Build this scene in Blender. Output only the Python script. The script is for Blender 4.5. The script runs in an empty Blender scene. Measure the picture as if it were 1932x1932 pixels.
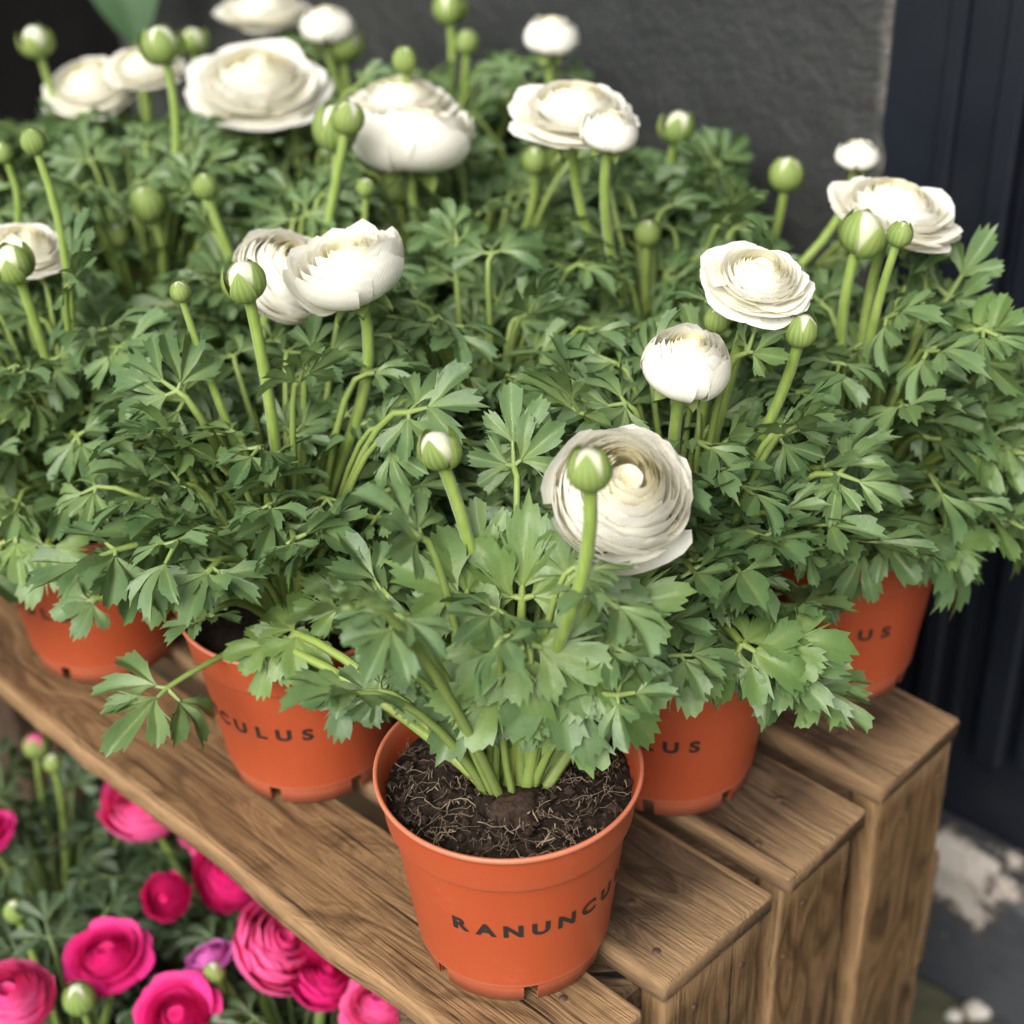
import bpy, math, random
import numpy as np
from mathutils import Vector, Matrix, noise as mnoise

# ------------------------------------------------------------------ camera, world, sun, exposure
S = bpy.context.scene
COL = S.collection
F_PX, TH, CAM_H, ROLL, YAW = 3000.0, .562, .6442, -.0318, .7815      # focal length in 1932-px units, pitch, height over the planks
_fw = Vector((0, math.cos(TH), -math.sin(TH))); _up0 = Vector((0, math.sin(TH), math.cos(TH))); _rt0 = Vector((1, 0, 0))
_rt = _rt0 * math.cos(ROLL) + _up0 * math.sin(ROLL); _up = -_rt0 * math.sin(ROLL) + _up0 * math.cos(ROLL)
CAM = Vector((0, 0, CAM_H))
cd = bpy.data.cameras.new('camera'); cam = bpy.data.objects.new('camera', cd); COL.objects.link(cam)
m = Matrix((_rt, _up, -_fw)).transposed().to_4x4(); m.translation = CAM; cam.matrix_world = m
cd.sensor_width = 36; cd.lens = F_PX / 1932 * 36; cd.clip_start = .02; cd.clip_end = 300
cd.dof.use_dof = True; cd.dof.focus_distance = .785; cd.dof.aperture_fstop = 5.0
S.camera = cam

SUN_EL, SUN_AZ = math.radians(43), math.radians(207)                # azimuth clockwise from +Y: behind the camera, to its left
w = bpy.data.worlds.new('World'); S.world = w; w.use_nodes = True
nt = w.node_tree; nt.nodes.clear()
sky = nt.nodes.new('ShaderNodeTexSky'); sky.sky_type = 'NISHITA'; sky.sun_disc = False
sky.sun_elevation = SUN_EL; sky.sun_rotation = SUN_AZ; sky.dust_density = 3.0; sky.air_density = 1.0
hs = nt.nodes.new('ShaderNodeHueSaturation'); hs.inputs['Saturation'].default_value = .22
bg = nt.nodes.new('ShaderNodeBackground'); bg.inputs[1].default_value = .105
wo = nt.nodes.new('ShaderNodeOutputWorld')
nt.links.new(sky.outputs[0], hs.inputs['Color']); nt.links.new(hs.outputs[0], bg.inputs[0]); nt.links.new(bg.outputs[0], wo.inputs[0])
sd = bpy.data.lights.new('sun', 'SUN'); sd.energy = 1.8; sd.angle = math.radians(42); sd.color = (1, .95, .86)
sun = bpy.data.objects.new('sun', sd); COL.objects.link(sun)
_sdir = Vector((math.sin(SUN_AZ) * math.cos(SUN_EL), math.cos(SUN_AZ) * math.cos(SUN_EL), math.sin(SUN_EL)))
sun.rotation_euler = _sdir.to_track_quat('Z', 'Y').to_euler(); sun.location = _sdir * 8
S.view_settings.view_transform = 'Standard'; S.view_settings.look = 'None'
S.view_settings.exposure = 1.25; S.view_settings.gamma = 1
S.render.engine = 'CYCLES'; S.cycles.use_denoising = True
S.cycles.max_bounces = 10; S.cycles.diffuse_bounces = 8; S.cycles.glossy_bounces = 2; S.cycles.transmission_bounces = 4; S.cycles.use_light_tree = False; S.cycles.adaptive_threshold = .028; S.cycles.transparent_max_bounces = 4; S.cycles.caustics_reflective = False; S.cycles.caustics_refractive = False

# ------------------------------------------------------------------ frames of reference
UU = Vector((-math.cos(YAW), math.sin(YAW), 0)); VV = Vector((math.sin(YAW), math.cos(YAW), 0))
def W(u, v, z=0): return UU * u + VV * v + Vector((0, 0, z))
def ray(x, y): return _fw + _rt * ((x - 966) / F_PX) - _up * ((y - 966) / F_PX)
def atz(x, y, z): d = ray(x, y); return CAM + d * ((z - CAM_H) / d.z)
def atd(x, y, dep): return CAM + ray(x, y) * dep
def atv(x, y, v): d = ray(x, y); return CAM + d * (v / d.dot(VV))
_R3 = np.array([_rt[:], _up[:], _fw[:]]); _C3 = np.array(CAM[:])
def proj(P):
    q = (np.asarray(P) - _C3) @ _R3.T
    return np.stack([966 + F_PX * q[:, 0] / q[:, 2], 966 - F_PX * q[:, 1] / q[:, 2], q[:, 2]], -1)
UROT = Matrix.Rotation(math.atan2(UU.y, UU.x), 4, 'Z')               # local X along the planks; local Y = -v
rnd = random.Random(7)

# ------------------------------------------------------------------ object helpers
def mesh(name, V, Fc, mat=None, smooth=True, attr=None):
    me = bpy.data.meshes.new(name); me.from_pydata([tuple(p) for p in V], [], [tuple(f) for f in Fc])
    if smooth: me.polygons.foreach_set('use_smooth', [True] * len(me.polygons))
    for k, vals in (attr or {}).items():
        a = me.attributes.new(k, 'FLOAT', 'POINT'); a.data.foreach_set('value', [float(x) for x in vals])
    if mat: me.materials.append(mat)
    me.update(); return me
def obj(name, data, parent=None, M=None):
    o = bpy.data.objects.new(name, data); COL.objects.link(o)
    if parent: o.parent = parent
    if M is not None: o.matrix_local = M
    return o
def thing(name, label, cat, M=None, group=None):
    o = obj(name, None, None, M); o.empty_display_size = .02
    o['label'] = label; o['category'] = cat
    if group: o['group'] = group
    return o
def tag(o, label, cat, group=None):
    o['label'] = label; o['category'] = cat
    if group: o['group'] = group
    return o
def T(v): return Matrix.Translation(Vector(v))
def tube(pts, rad, n=6, cap=False):
    V, Fc = [], []; pts = [Vector(p) for p in pts]; k = len(pts)
    ref = Vector((1, 0, 0)) if abs((pts[-1] - pts[0]).normalized().x) < .8 else Vector((0, 1, 0))
    for i, p in enumerate(pts):
        t = (pts[min(i + 1, k - 1)] - pts[max(i - 1, 0)]).normalized()
        a = (ref - t * ref.dot(t)).normalized(); b = t.cross(a); r = rad[i] if isinstance(rad, (list, tuple)) else rad
        for j in range(n):
            an = 2 * math.pi * j / n; V.append(p + a * (r * math.cos(an)) + b * (r * math.sin(an)))
    for i in range(k - 1):
        for j in range(n): Fc.append((i * n + j, i * n + (j + 1) % n, (i + 1) * n + (j + 1) % n, (i + 1) * n + j))
    if cap: Fc += [tuple(range(n))[::-1], tuple((k - 1) * n + j for j in range(n))]
    return V, Fc
def bez(P, n):
    out = []
    for i in range(n + 1):
        t = i / n; q = [Vector(p) for p in P]
        while len(q) > 1: q = [q[j].lerp(q[j + 1], t) for j in range(len(q) - 1)]
        out.append(q[0])
    return out
def lathe(prof, n):
    V, Fc = [], []
    for r, z in prof:
        for j in range(n): a = 2 * math.pi * j / n; V.append((r * math.cos(a), r * math.sin(a), z))
    for i in range(len(prof) - 1):
        for j in range(n): Fc.append((i * n + j, i * n + (j + 1) % n, (i + 1) * n + (j + 1) % n, (i + 1) * n + j))
    return V, Fc
def nz(x, y, z): return mnoise.noise(Vector((x, y, z)))

# ------------------------------------------------------------------ materials
class NM:
    def __init__(s, name):
        s.m = bpy.data.materials.new(name); s.m.use_nodes = True; s.t = s.m.node_tree; s.t.nodes.clear()
        s.out = s.n('OutputMaterial'); s.bsdf = s.n('BsdfPrincipled'); s.l(s.bsdf, s.out, 0, 0)
    def n(s, k, **kw):
        o = s.t.nodes.new('ShaderNode' + k)
        for a, b in kw.items(): setattr(o, a, b)
        return o
    def l(s, a, b, ia=0, ib=0): s.t.links.new(a.outputs[ia] if not hasattr(a, 'is_output') else a, b.inputs[ib])
    def p(s, **kw):
        for k, v in kw.items(): s.bsdf.inputs[k.replace('_', ' ')].default_value = v
    def co(s, scale=(1, 1, 1), kind='Object', src=None):
        c = s.n('TexCoord'); mp = s.n('Mapping'); mp.inputs['Scale'].default_value = scale
        s.l(c, mp, kind, 0) if src is None else s.l(src, mp, 0, 0); return mp
    def noise(s, scale, detail=4, rough=.6, co=None, dist=0):
        o = s.n('TexNoise'); o.inputs['Scale'].default_value = scale; o.inputs['Detail'].default_value = detail
        o.inputs['Roughness'].default_value = rough; o.inputs['Distortion'].default_value = dist
        if co is not None: s.l(co, o, 0, 'Vector')
        return o
    def ramp(s, src, stops, ia=0):
        r = s.n('ValToRGB'); e = r.color_ramp.elements
        while len(e) < len(stops): e.new(.5)
        for x, (pos, c) in zip(e, stops): x.position = pos; x.color = (*c, 1) if len(c) == 3 else c
        s.l(src, r, ia, 0); return r
    def mix(s, fac, a, b, mode='MIX'):
        o = s.n('Mix', data_type='RGBA', blend_type=mode)
        for i, x in ((0, fac), (6, a), (7, b)):
            if isinstance(x, (int, float)): o.inputs[i].default_value = x
            elif isinstance(x, tuple): o.inputs[i].default_value = (*x, 1)
            else: s.t.links.new(x, o.inputs[i])
        return o.outputs[2]
    def math(s, op, a, b=0.0, clamp=False):
        o = s.n('Math', operation=op, use_clamp=clamp)
        for i, x in ((0, a), (1, b)):
            if isinstance(x, (int, float)): o.inputs[i].default_value = x
            else: s.t.links.new(x, o.inputs[i])
        return o.outputs[0]
    def attr(s, name): o = s.n('Attribute'); o.attribute_name = name; return o.outputs['Fac']
    def bump(s, h, strength, dist=.002):
        b = s.n('Bump'); b.inputs['Strength'].default_value = strength; b.inputs['Distance'].default_value = dist
        s.t.links.new(h, b.inputs['Height']); s.l(b, s.bsdf, 0, 'Normal'); return b
    def color(s, c): s.t.links.new(c, s.bsdf.inputs['Base Color'])
    def transl(s, c, fac):
        tr = s.n('BsdfTranslucent'); s.t.links.new(c, tr.inputs[0]); mx = s.n('MixShader'); mx.inputs[0].default_value = fac
        s.l(s.bsdf, mx, 0, 1); s.l(tr, mx, 0, 2); s.l(mx, s.out, 0, 0)

def leaf_mat(name, dark, light, pale, rough=.42):
    M_ = NM(name); co = M_.co((1, 1, 1)); oi = M_.n('ObjectInfo')
    n1 = M_.noise(70, 2, .6, co); n2 = M_.noise(420, 2, .6, co)
    c = M_.mix(oi.outputs['Random'], dark, light)
    c = M_.mix(M_.math('MULTIPLY', n1.outputs[0], .6), c, light)
    hue = M_.math('FRACT', M_.math('MULTIPLY', oi.outputs['Random'], 37.3))
    yel = M_.math('MULTIPLY', M_.math('SUBTRACT', hue, .72, True), 1.5, True)
    c = M_.mix(yel, c, (pale[0] * .75, pale[1] * .8, pale[2] * .6))
    c = M_.mix(M_.math('MULTIPLY', M_.attr('pale'), .8, True), c, pale)
    c = M_.mix(M_.math('MULTIPLY', n2.outputs[0], .35), c, dark, 'MIX')
    c = M_.mix(M_.math('MULTIPLY', M_.math('SUBTRACT', M_.attr('pale'), 1.05, True), .50, True), c, (pale[0] * .92, pale[1] * .95, pale[2] * .45))
    M_.color(c); M_.p(Roughness=rough); M_.bsdf.inputs['Specular IOR Level'].default_value = .40
    h = M_.math('ADD', M_.math('MULTIPLY', n2.outputs[0], .5), M_.math('MULTIPLY', n1.outputs[0], .8))
    h = M_.math('SUBTRACT', h, M_.math('MULTIPLY', M_.attr('pale'), .5))
    M_.bump(h, .35, .0012)
    M_.transl(M_.mix(.5, c, (.20, .30, .03)), .16); return M_.m
MAT_LEAF = leaf_mat('leaf_green', (.034, .080, .027), (.112, .185, .072), (.25, .33, .115), .42)
MAT_LEAF_PALE = leaf_mat('leaf_light_green', (.062, .125, .030), (.125, .205, .060), (.27, .35, .105), .42)
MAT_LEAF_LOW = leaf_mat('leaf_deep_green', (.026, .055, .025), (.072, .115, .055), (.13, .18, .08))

def petal_mat(name, tip, ctr, stain=(.62, .38, .22), st=.0, rough=.5, tr=.33):
    M_ = NM(name); co = M_.co((1, 1, 1)); n1 = M_.noise(9, 3, .6, co); oi = M_.n('ObjectInfo')
    c = M_.mix(M_.attr('ctr'), tip, ctr)
    c = M_.mix(M_.math('MULTIPLY', M_.math('SUBTRACT', n1.outputs[0], .5, True), .6, True), c, ctr)
    if st:
        n3 = M_.noise(14, 4, .7, M_.co((3, 1, 1)))
        off = M_.n('VectorMath', operation='ADD'); 
        f = M_.math('MULTIPLY', M_.math('SUBTRACT', n3.outputs[0], .70, True), st, True)
        f = M_.math('MULTIPLY', f, M_.math('GREATER_THAN', oi.outputs['Random'], .72))
        c = M_.mix(f, c, stain)
    M_.color(c); M_.p(Roughness=rough); M_.bsdf.inputs['Specular IOR Level'].default_value = .25
    wv = M_.n('TexWave'); wv.inputs['Scale'].default_value = 9; wv.inputs['Distortion'].default_value = 3; wv.bands_direction = 'Y'
    M_.l(co, wv, 0, 'Vector'); M_.bump(M_.math('ADD', wv.outputs['Fac'], n1.outputs[0]), .25, .0006)
    M_.transl(M_.mix(.4, c, ctr), tr); return M_.m
MAT_WHITE = petal_mat('white_petal', (.88, .868, .82), (.89, .84, .58), st=4)
MAT_WHITE_B = petal_mat('white_bud_petal', (.80, .80, .68), (.56, .64, .22))
MAT_PINK = petal_mat('pink_petal', (.90, .17, .43), (.80, .016, .21), tr=.35)
MAT_PINK_D = petal_mat('magenta_petal', (.80, .035, .26), (.66, .006, .14), tr=.35)
MAT_MAUVE = petal_mat('mauve_petal', (.62, .16, .48), (.48, .05, .28), tr=.3)
def simple(name, c1, c2, scale, rough=.5, bump=.2, bd=.002, det=4, spec=.5):
    M_ = NM(name); n1 = M_.noise(scale, det, .65, M_.co()); r = M_.ramp(n1, [(.3, c1), (.7, c2)])
    M_.color(r.outputs[0]); M_.p(Roughness=rough); M_.bsdf.inputs['Specular IOR Level'].default_value = spec
    if bump: M_.bump(n1.outputs[0], bump, bd)
    return M_.m
def stem_mat():
    M_ = NM('stem_green'); n1 = M_.noise(260, 3, .6, M_.co((1, 1, .25))); n2 = M_.noise(30, 2, .5, M_.co())
    c = M_.ramp(n1, [(.3, (.14, .215, .035)), (.7, (.25, .33, .085))]).outputs[0]
    c = M_.mix(M_.math('MULTIPLY', n2.outputs[0], .5), c, (.20, .30, .03))
    M_.color(c); M_.p(Roughness=.5); M_.bsdf.inputs['Sheen Weight'].default_value = .35
    M_.bsdf.inputs['Sheen Roughness'].default_value = .4; M_.bump(n1.outputs[0], .5, .0008); return M_.m
MAT_STEM = stem_mat()
MAT_SEPAL = leaf_mat('sepal_green', (.10, .175, .030), (.19, .28, .060), (.42, .49, .17), .5)

def pot_mat():
    M_ = NM('terracotta_plastic'); co = M_.co(); n1 = M_.noise(14, 5, .6, co); n2 = M_.noise(240, 3, .7, M_.co((1, 1, .2))); n3 = M_.noise(38, 6, .75, co)
    c = M_.mix(n1.outputs[0], (.31, .049, .0155), (.39, .068, .021))
    scuff = M_.math('MULTIPLY', M_.math('SUBTRACT', n3.outputs[0], .60, True), 2.2, True)
    edge = M_.math('MULTIPLY', M_.attr('edge'), M_.math('ADD', .35, n3.outputs[0]), True)
    c = M_.mix(M_.math('MULTIPLY', scuff, .22), c, (.62, .33, .22)); c = M_.mix(M_.math('MULTIPLY', edge, .5), c, (.62, .26, .16))
    dirt = M_.math('MULTIPLY', M_.math('GREATER_THAN', M_.noise(95, 4, .8, co).outputs[0], .705), .8)
    c = M_.mix(dirt, c, (.10, .035, .02)); M_.color(c)
    M_.p(Roughness=.36); r = M_.math('ADD', .30, M_.math('MULTIPLY', n3.outputs[0], .22)); M_.t.links.new(r, M_.bsdf.inputs['Roughness'])
    M_.bump(M_.math('ADD', n2.outputs[0], n1.outputs[0]), .05, .001); return M_.m
MAT_POT = pot_mat()
MAT_INK = simple('black_print', (.012, .010, .010), (.02, .016, .014), 300, .6, 0)
MAT_SOIL = simple('potting_soil', (.005, .0032, .0022), (.034, .021, .014), 230, .95, 1.0, .004, 8, .2)
MAT_LUMP = simple('soil_lump', (.009, .0055, .004), (.055, .034, .023), 400, .95, .8, .002, 6, .2)
MAT_ROOT = simple('dry_root', (.05, .034, .022), (.36, .27, .18), 60, .9, .2)

def wood_mat(name, tones, grain=1.0, seed=0.0):
    M_ = NM(name); tc = M_.n('TexCoord'); oi = M_.n('ObjectInfo')
    shift = M_.n('VectorMath', operation='ADD'); sc = M_.n('VectorMath', operation='SCALE')
    cx = M_.n('CombineXYZ'); M_.l(oi, cx, 'Random', 0); M_.l(oi, cx, 'Random', 1); M_.l(oi, cx, 'Random', 2)
    M_.l(cx, sc, 0, 0); sc.inputs['Scale'].default_value = 9.0 + seed; M_.l(tc, shift, 'Object', 0); M_.l(sc, shift, 0, 1)
    # slow warp of the grain so that the lines run round knots
    wpc = M_.n('Mapping'); wpc.inputs['Scale'].default_value = (5, 16, 16); M_.l(shift, wpc)
    wp = M_.noise(1.0, 2, .5, wpc); wv = M_.math('MULTIPLY', M_.math('SUBTRACT', wp.outputs[0], .5), 9.0)
    sep = M_.n('SeparateXYZ'); M_.l(shift, sep)
    yy = M_.math('ADD', M_.math('MULTIPLY', M_.math('ADD', sep.outputs[1], sep.outputs[2]), 95.0), M_.math('MULTIPLY', wv, 2.2))
    lines = M_.n('CombineXYZ'); M_.t.links.new(M_.math('MULTIPLY', sep.outputs[0], 2.4), lines.inputs[0]); M_.t.links.new(yy, lines.inputs[1])
    g1 = M_.noise(1.0, 3, .6, lines); 
    fine = M_.n('Mapping'); fine.inputs['Scale'].default_value = (14, 520, 520); M_.l(shift, fine); g2 = M_.noise(1, 4, .7, fine)
    bl = M_.noise(11, 4, .6, shift); blr = M_.noise(34, 5, .7, shift)
    a, b, c_, d_ = tones
    c = M_.ramp(g1, [(.30, a), (.46, b), (.60, c_), (.78, b)]).outputs[0]
    c = M_.mix(M_.math('MULTIPLY', M_.math('SUBTRACT', bl.outputs[0], .38, True), 2.0, True), c, d_)
    streak = M_.math('MULTIPLY', M_.math('SUBTRACT', .47, g2.outputs[0], True), 6.5, True)
    c = M_.mix(M_.math('MULTIPLY', streak, .9 * grain), c, (a[0] * .36, a[1] * .33, a[2] * .30))
    pale_grain = M_.math('MULTIPLY', M_.math('SUBTRACT', g2.outputs[0], .56, True), 3.0, True)  # paler streaks of the fine grain
    c = M_.mix(M_.math('MULTIPLY', pale_grain, .5), c, (c_[0] * 1.3, c_[1] * 1.32, c_[2] * 1.35))
    dk = M_.math('MULTIPLY', M_.math('SUBTRACT', blr.outputs[0], .54, True), 5, True)
    c = M_.mix(M_.math('MULTIPLY', dk, .55), c, (a[0] * .5, a[1] * .5, a[2] * .55))
    ck = M_.n('Mapping'); ck.inputs['Scale'].default_value = (5, 170, 170); M_.l(shift, ck); cr = M_.noise(1, 2, .5, ck)
    c = M_.mix(M_.math('MULTIPLY', M_.math('SUBTRACT', .335, cr.outputs[0], True), 22, True), c, (a[0] * .2, a[1] * .2, a[2] * .2))
    e = M_.math('MULTIPLY', M_.attr('edge'), M_.math('MULTIPLY', M_.math('ADD', blr.outputs[0], g2.outputs[0]), .95), True)
    c = M_.mix(M_.math('MULTIPLY', e, .6), c, (.40, .25, .125))
    wh = M_.math('GREATER_THAN', M_.noise(58, 3, .8, shift).outputs[0], .745)
    c = M_.mix(M_.math('MULTIPLY', wh, .7), c, (.55, .50, .42))
    M_.color(c); M_.p(Roughness=.78); M_.bsdf.inputs['Specular IOR Level'].default_value = .25
    h = M_.math('ADD', M_.math('MULTIPLY', g2.outputs[0], 1.0), M_.math('MULTIPLY', g1.outputs[0], 1.2)); M_.bump(M_.math('ADD', h, M_.math('MULTIPLY', M_.math('MINIMUM', cr.outputs[0], .36), 5.0)), 1.0, .0022); return M_.m
MAT_WOOD = wood_mat('warm_weathered_wood', ((0.0420, 0.0210, 0.0092), (0.1260, 0.0689, 0.0294), (0.2436, 0.1445, 0.0672), (0.1764, 0.0974, 0.0412)))
MAT_WOOD_G = wood_mat('greyed_weathered_wood', ((0.0224, 0.0128, 0.0072), (0.0720, 0.0424, 0.0224), (0.1600, 0.1024, 0.0576), (0.1040, 0.0656, 0.0368)), 1.1, 3)
MAT_WOOD_O = wood_mat('orange_weathered_wood', ((0.0310, 0.0155, 0.0069), (0.1032, 0.0568, 0.0232), (0.2021, 0.1204, 0.0542), (0.1634, 0.0860, 0.0292)), 1.0, 5)
MAT_WOOD_D = wood_mat('dark_wood', ((.035, .02, .012), (.06, .037, .022), (.09, .056, .034), (.06, .037, .022)), 1, 1)
MAT_NAIL = simple('rusty_nail', (.03, .015, .01), (.09, .042, .025), 900, .6, .4, .0005)

# ------------------------------------------------------------------ ground, walls
def ground_mat():
    M_ = NM('ground_paving'); co = M_.co(); n1 = M_.noise(3.2, 6, .65, co); n2 = M_.noise(60, 6, .7, co)
    c = M_.ramp(n1, [(.35, (.035, .030, .024)), (.55, (.075, .082, .035)), (.72, (.12, .125, .06))]).outputs[0]
    c = M_.mix(M_.math('MULTIPLY', n2.outputs[0], .6), c, (.05, .042, .033)); M_.color(c); M_.p(Roughness=.9); M_.bump(n2.outputs[0], .6, .01); return M_.m
GZ = -.50
gV = []; gF = []; xs = [-60, -12, -4] + [i * .25 for i in range(-12, 13)] + [4, 12, 60]
for y in xs:
    for x in xs:
        gV.append((x, y, GZ + (.006 * nz(x * 2.3, y * 2.3, 1) if abs(x) < 3 and abs(y) < 3 else 0)))
kx = len(xs)
for i in range(kx - 1):
    for j in range(kx - 1): gF.append((i * kx + j, i * kx + j + 1, (i + 1) * kx + j + 1, (i + 1) * kx + j))
g = obj('ground', mesh('ground', gV, gF, ground_mat())); g['kind'] = 'structure'

def wall_mat():
    M_ = NM('dark_painted_render'); co = M_.co(); n1 = M_.noise(3.0, 4, .6, co); n2 = M_.noise(26, 8, .7, co); n3 = M_.noise(150, 4, .7, M_.co((1, .25, 1)))
    c = M_.ramp(n1, [(.3, (.013, .0155, .0175)), (.7, (.025, .027, .0225))]).outputs[0]
    c = M_.mix(M_.math('MULTIPLY', M_.math('SUBTRACT', n2.outputs[0], .62, True), 2.2, True), c, (.075, .073, .064))
    c = M_.mix(M_.math('MULTIPLY', M_.math('SUBTRACT', n3.outputs[0], .60, True), 1.6, True), c, (.07, .07, .065))
    chip = M_.math('MULTIPLY', M_.attr('edge'), M_.math('MULTIPLY', M_.math('SUBTRACT', n2.outputs[0], .40, True), 5, True))
    c = M_.mix(chip, c, (.17, .155, .135)); M_.color(c); M_.p(Roughness=.55)
    M_.bump(M_.math('ADD', n2.outputs[0], M_.math('MULTIPLY', n3.outputs[0], .25)), .9, .009); return M_.m
MAT_NAVY = simple('navy_gloss_paint', (.0055, .0072, .0115), (.010, .0125, .0185), 9, .34, .12, .003, 6)
WV, WU = 1.0, .602                                                    # face and free corner of the rendered wall
V, Fc, E = [], [], []
NU, NZ, WLEN = 70, 70, .98
us = [0] + [.003 * i for i in range(1, 6)] + [.015 + WLEN * (i / (NU - 6)) ** 1.5 for i in range(1, NU - 5)]
for i in range(NZ + 1):
    z = GZ - .03 + 2.3 * i / NZ
    z = GZ - .03 + (i / NZ) * 2.3
    jag = .006 * nz(0, 3, z * 24) + .004 * nz(1, 3, z * 70)
    V.append(W(WU + jag + .004, WV + .28, z)); E.append(0)
    for k, uu in enumerate(us):
        fall = max(0, 1 - uu / .03)
        dv = .0045 * nz(uu * 9, 0, z * 9) + .002 * nz(uu * 34, 4, z * 34) + (.010 * fall ** 2) + .006 * fall * nz(uu, 8, z * 60)
        V.append(W(WU + uu + jag * max(0, 1 - uu / .05), WV + dv, z)); E.append(max(0, 1 - uu / .009))
row = len(us) + 1
for i in range(NZ):
    for k in range(row - 1): Fc.append((i * row + k, i * row + k + 1, (i + 1) * row + k + 1, (i + 1) * row + k))
wl = obj('shop_wall', mesh('shop_wall', V, Fc, wall_mat(), attr={'edge': E}))
tag(wl, 'dark olive rendered wall with a chipped corner behind the white flowers', 'wall')

def boxm(name, lo, hi, mat, bev=.002):
    (a, b, c), (d, e, f) = lo, hi; V, Fc = [], []
    ins = bev; zs = [(c, ins), (c + ins, 0), (f - ins, 0), (f, ins)]
    for z, k in zs:
        for x, y in ((a + k, b + ins + 0), (a + ins + 0, b + k), (d - ins, b + k), (d - k, b + ins), (d - k, e - ins), (d - ins, e - k), (a + ins, e - k), (a + k, e - ins)): V.append((x, y, z))
    for i in range(3):
        for j in range(8): Fc.append((i * 8 + j, i * 8 + (j + 1) % 8, (i + 1) * 8 + (j + 1) % 8, (i + 1) * 8 + j))
    Fc += [tuple(range(8))[::-1], tuple(24 + j for j in range(8))]
    return mesh(name, V, Fc, mat, smooth=False)
UVM = UROT @ Matrix.Scale(-1, 4, (0, 1, 0))                           # local (x,y,z) = (u,v,z)
def uvbox(name, lo, hi, mat, parent=None, bev=.002):
    me = boxm(name, lo, hi, mat, bev); me.transform(UVM); me.flip_normals(); return obj(name, me, parent)
door = thing('door_frame', 'navy painted shopfront door frame with upright mouldings beside the rendered wall', 'door frame')
uvbox('jamb_board', (-1.6, 1.010, GZ + .012), (WU + .003, 1.20, 1.8), MAT_NAVY, door)
for u0, wd, dp in ((.555, .012, .008), (.505, .016, .018), (.480, .010, .010), (.440, .022, .030), (.412, .012, .016), (.335, .02, .02), (.30, .05, .034), (.2, .02, .02), (-.1, .06, .03)):
    uvbox('moulding', (u0 - wd, 1.0105 - dp, GZ + .25), (u0 + wd * .2, 1.0125, 1.8), MAT_NAVY, door, .0035)
MAT_BLACK = simple('painted_interior_shade', (.0025, .0025, .003), (.006, .0055, .005), 6, .9, 0, spec=.05)  # near-black colour stands in for the shade inside the recess
UE = WU + .015 + WLEN
rec = thing('shop_recess', 'shop recess, its shade painted black, beyond the end of the rendered wall', 'recess')
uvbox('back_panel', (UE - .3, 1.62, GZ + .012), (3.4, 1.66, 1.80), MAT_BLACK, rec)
uvbox('side_panel', (UE - .030, 1.02, GZ + .012), (UE - .002, 1.615, 1.80), MAT_BLACK, rec)  # both sides added to close the recess and keep it dark
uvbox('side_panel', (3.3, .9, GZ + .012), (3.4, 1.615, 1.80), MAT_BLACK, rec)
uvbox('shade_lid', (UE - .002, 1.0, 1.25), (3.3, 1.615, 1.80), MAT_BLACK, rec)  # unseen lid added to keep light out of the recess

# chipped plinth at the foot of the wall
def lump(name, c, rad, mat, seed, amp=.25, n=14, parent=None, sq=1.0):
    V, Fc = [], []
    for i in range(n + 1):
        th = math.pi * i / n
        for j in range(2 * n):
            ph = math.pi * j / n; d = Vector((math.sin(th) * math.cos(ph), math.sin(th) * math.sin(ph), math.cos(th)))
            k = 1 + amp * nz(d.x * 1.6 + seed, d.y * 1.6, d.z * 1.6) + amp * .5 * nz(d.x * 5 + seed, d.y * 5, d.z * 5)
            if sq != 1: d = Vector([math.copysign(abs(q) ** sq, q) for q in d])
            V.append((d.x * rad[0] * k, d.y * rad[1] * k, d.z * rad[2] * k))
    for i in range(n):
        for j in range(2 * n): Fc.append((i * 2 * n + j, i * 2 * n + (j + 1) % (2 * n), (i + 1) * 2 * n + (j + 1) % (2 * n), (i + 1) * 2 * n + j))
    return obj(name, mesh(name, V, Fc, mat), parent, T(c))
def plinth_mat():
    M_ = NM('chipped_plinth_paint'); co = M_.co(); n1 = M_.noise(26, 7, .75, co); n2 = M_.noise(60, 5, .7, co)
    ds = M_.n('VectorMath', operation='DISTANCE'); M_.l(co, ds, 0, 0); ds.inputs[1].default_value = (-.01, .03, .075)
    f = M_.math('ADD', ds.outputs['Value'], M_.math('MULTIPLY', M_.math('SUBTRACT', n1.outputs[0], .5), .30))
    c = M_.mix(n2.outputs[0], (.018, .022, .030), (.045, .047, .050))
    c = M_.mix(M_.math('MULTIPLY', M_.math('SUBTRACT',   .050, f, True), 60, True), c, (.20, .15, .11)); c = M_.mix(M_.math('MULTIPLY', M_.math('SUBTRACT', .040, f, True), 60, True), c, (.36, .33, .29))
    M_.color(c); M_.p(Roughness=.7); M_.bump(n1.outputs[0], .6, .008); return M_.m
pl = thing('plinth_stone', 'dark painted stone with white chipped patches at the foot of the navy door frame', 'stone')
sb = lump('stone_block', W(.44, .985, GZ + .075), (.16, .028, .085), plinth_mat(), 3.1, .16, 30, pl, .45)
sb.rotation_euler.z = math.atan2(UU.y, UU.x)
for i, (x, y, r) in enumerate(((1872, 1765, .011), (1845, 1905, .013), (1895, 1860, .010), (1800, 1915, .008), (1915, 1800, .012))):
    o = lump('pebble', atz(x, y, GZ + r * .7), (r, r * .8, r * .7), simple('pebble_%d' % i, (.22, .20, .17), (.5, .47, .42), 60, .8, .3), 1.7 * i, .2, 7)
    tag(o, ('pale pebble beside the chipped plinth stone', 'largest pale pebble out on the mossy ground, away from the wall', 'middling pale pebble on the ground between two others', 'smallest pale pebble, next to the crate foot', 'pale pebble closest to the navy door frame')[i], 'pebble', 'pebbles on the ground by the wall')

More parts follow.
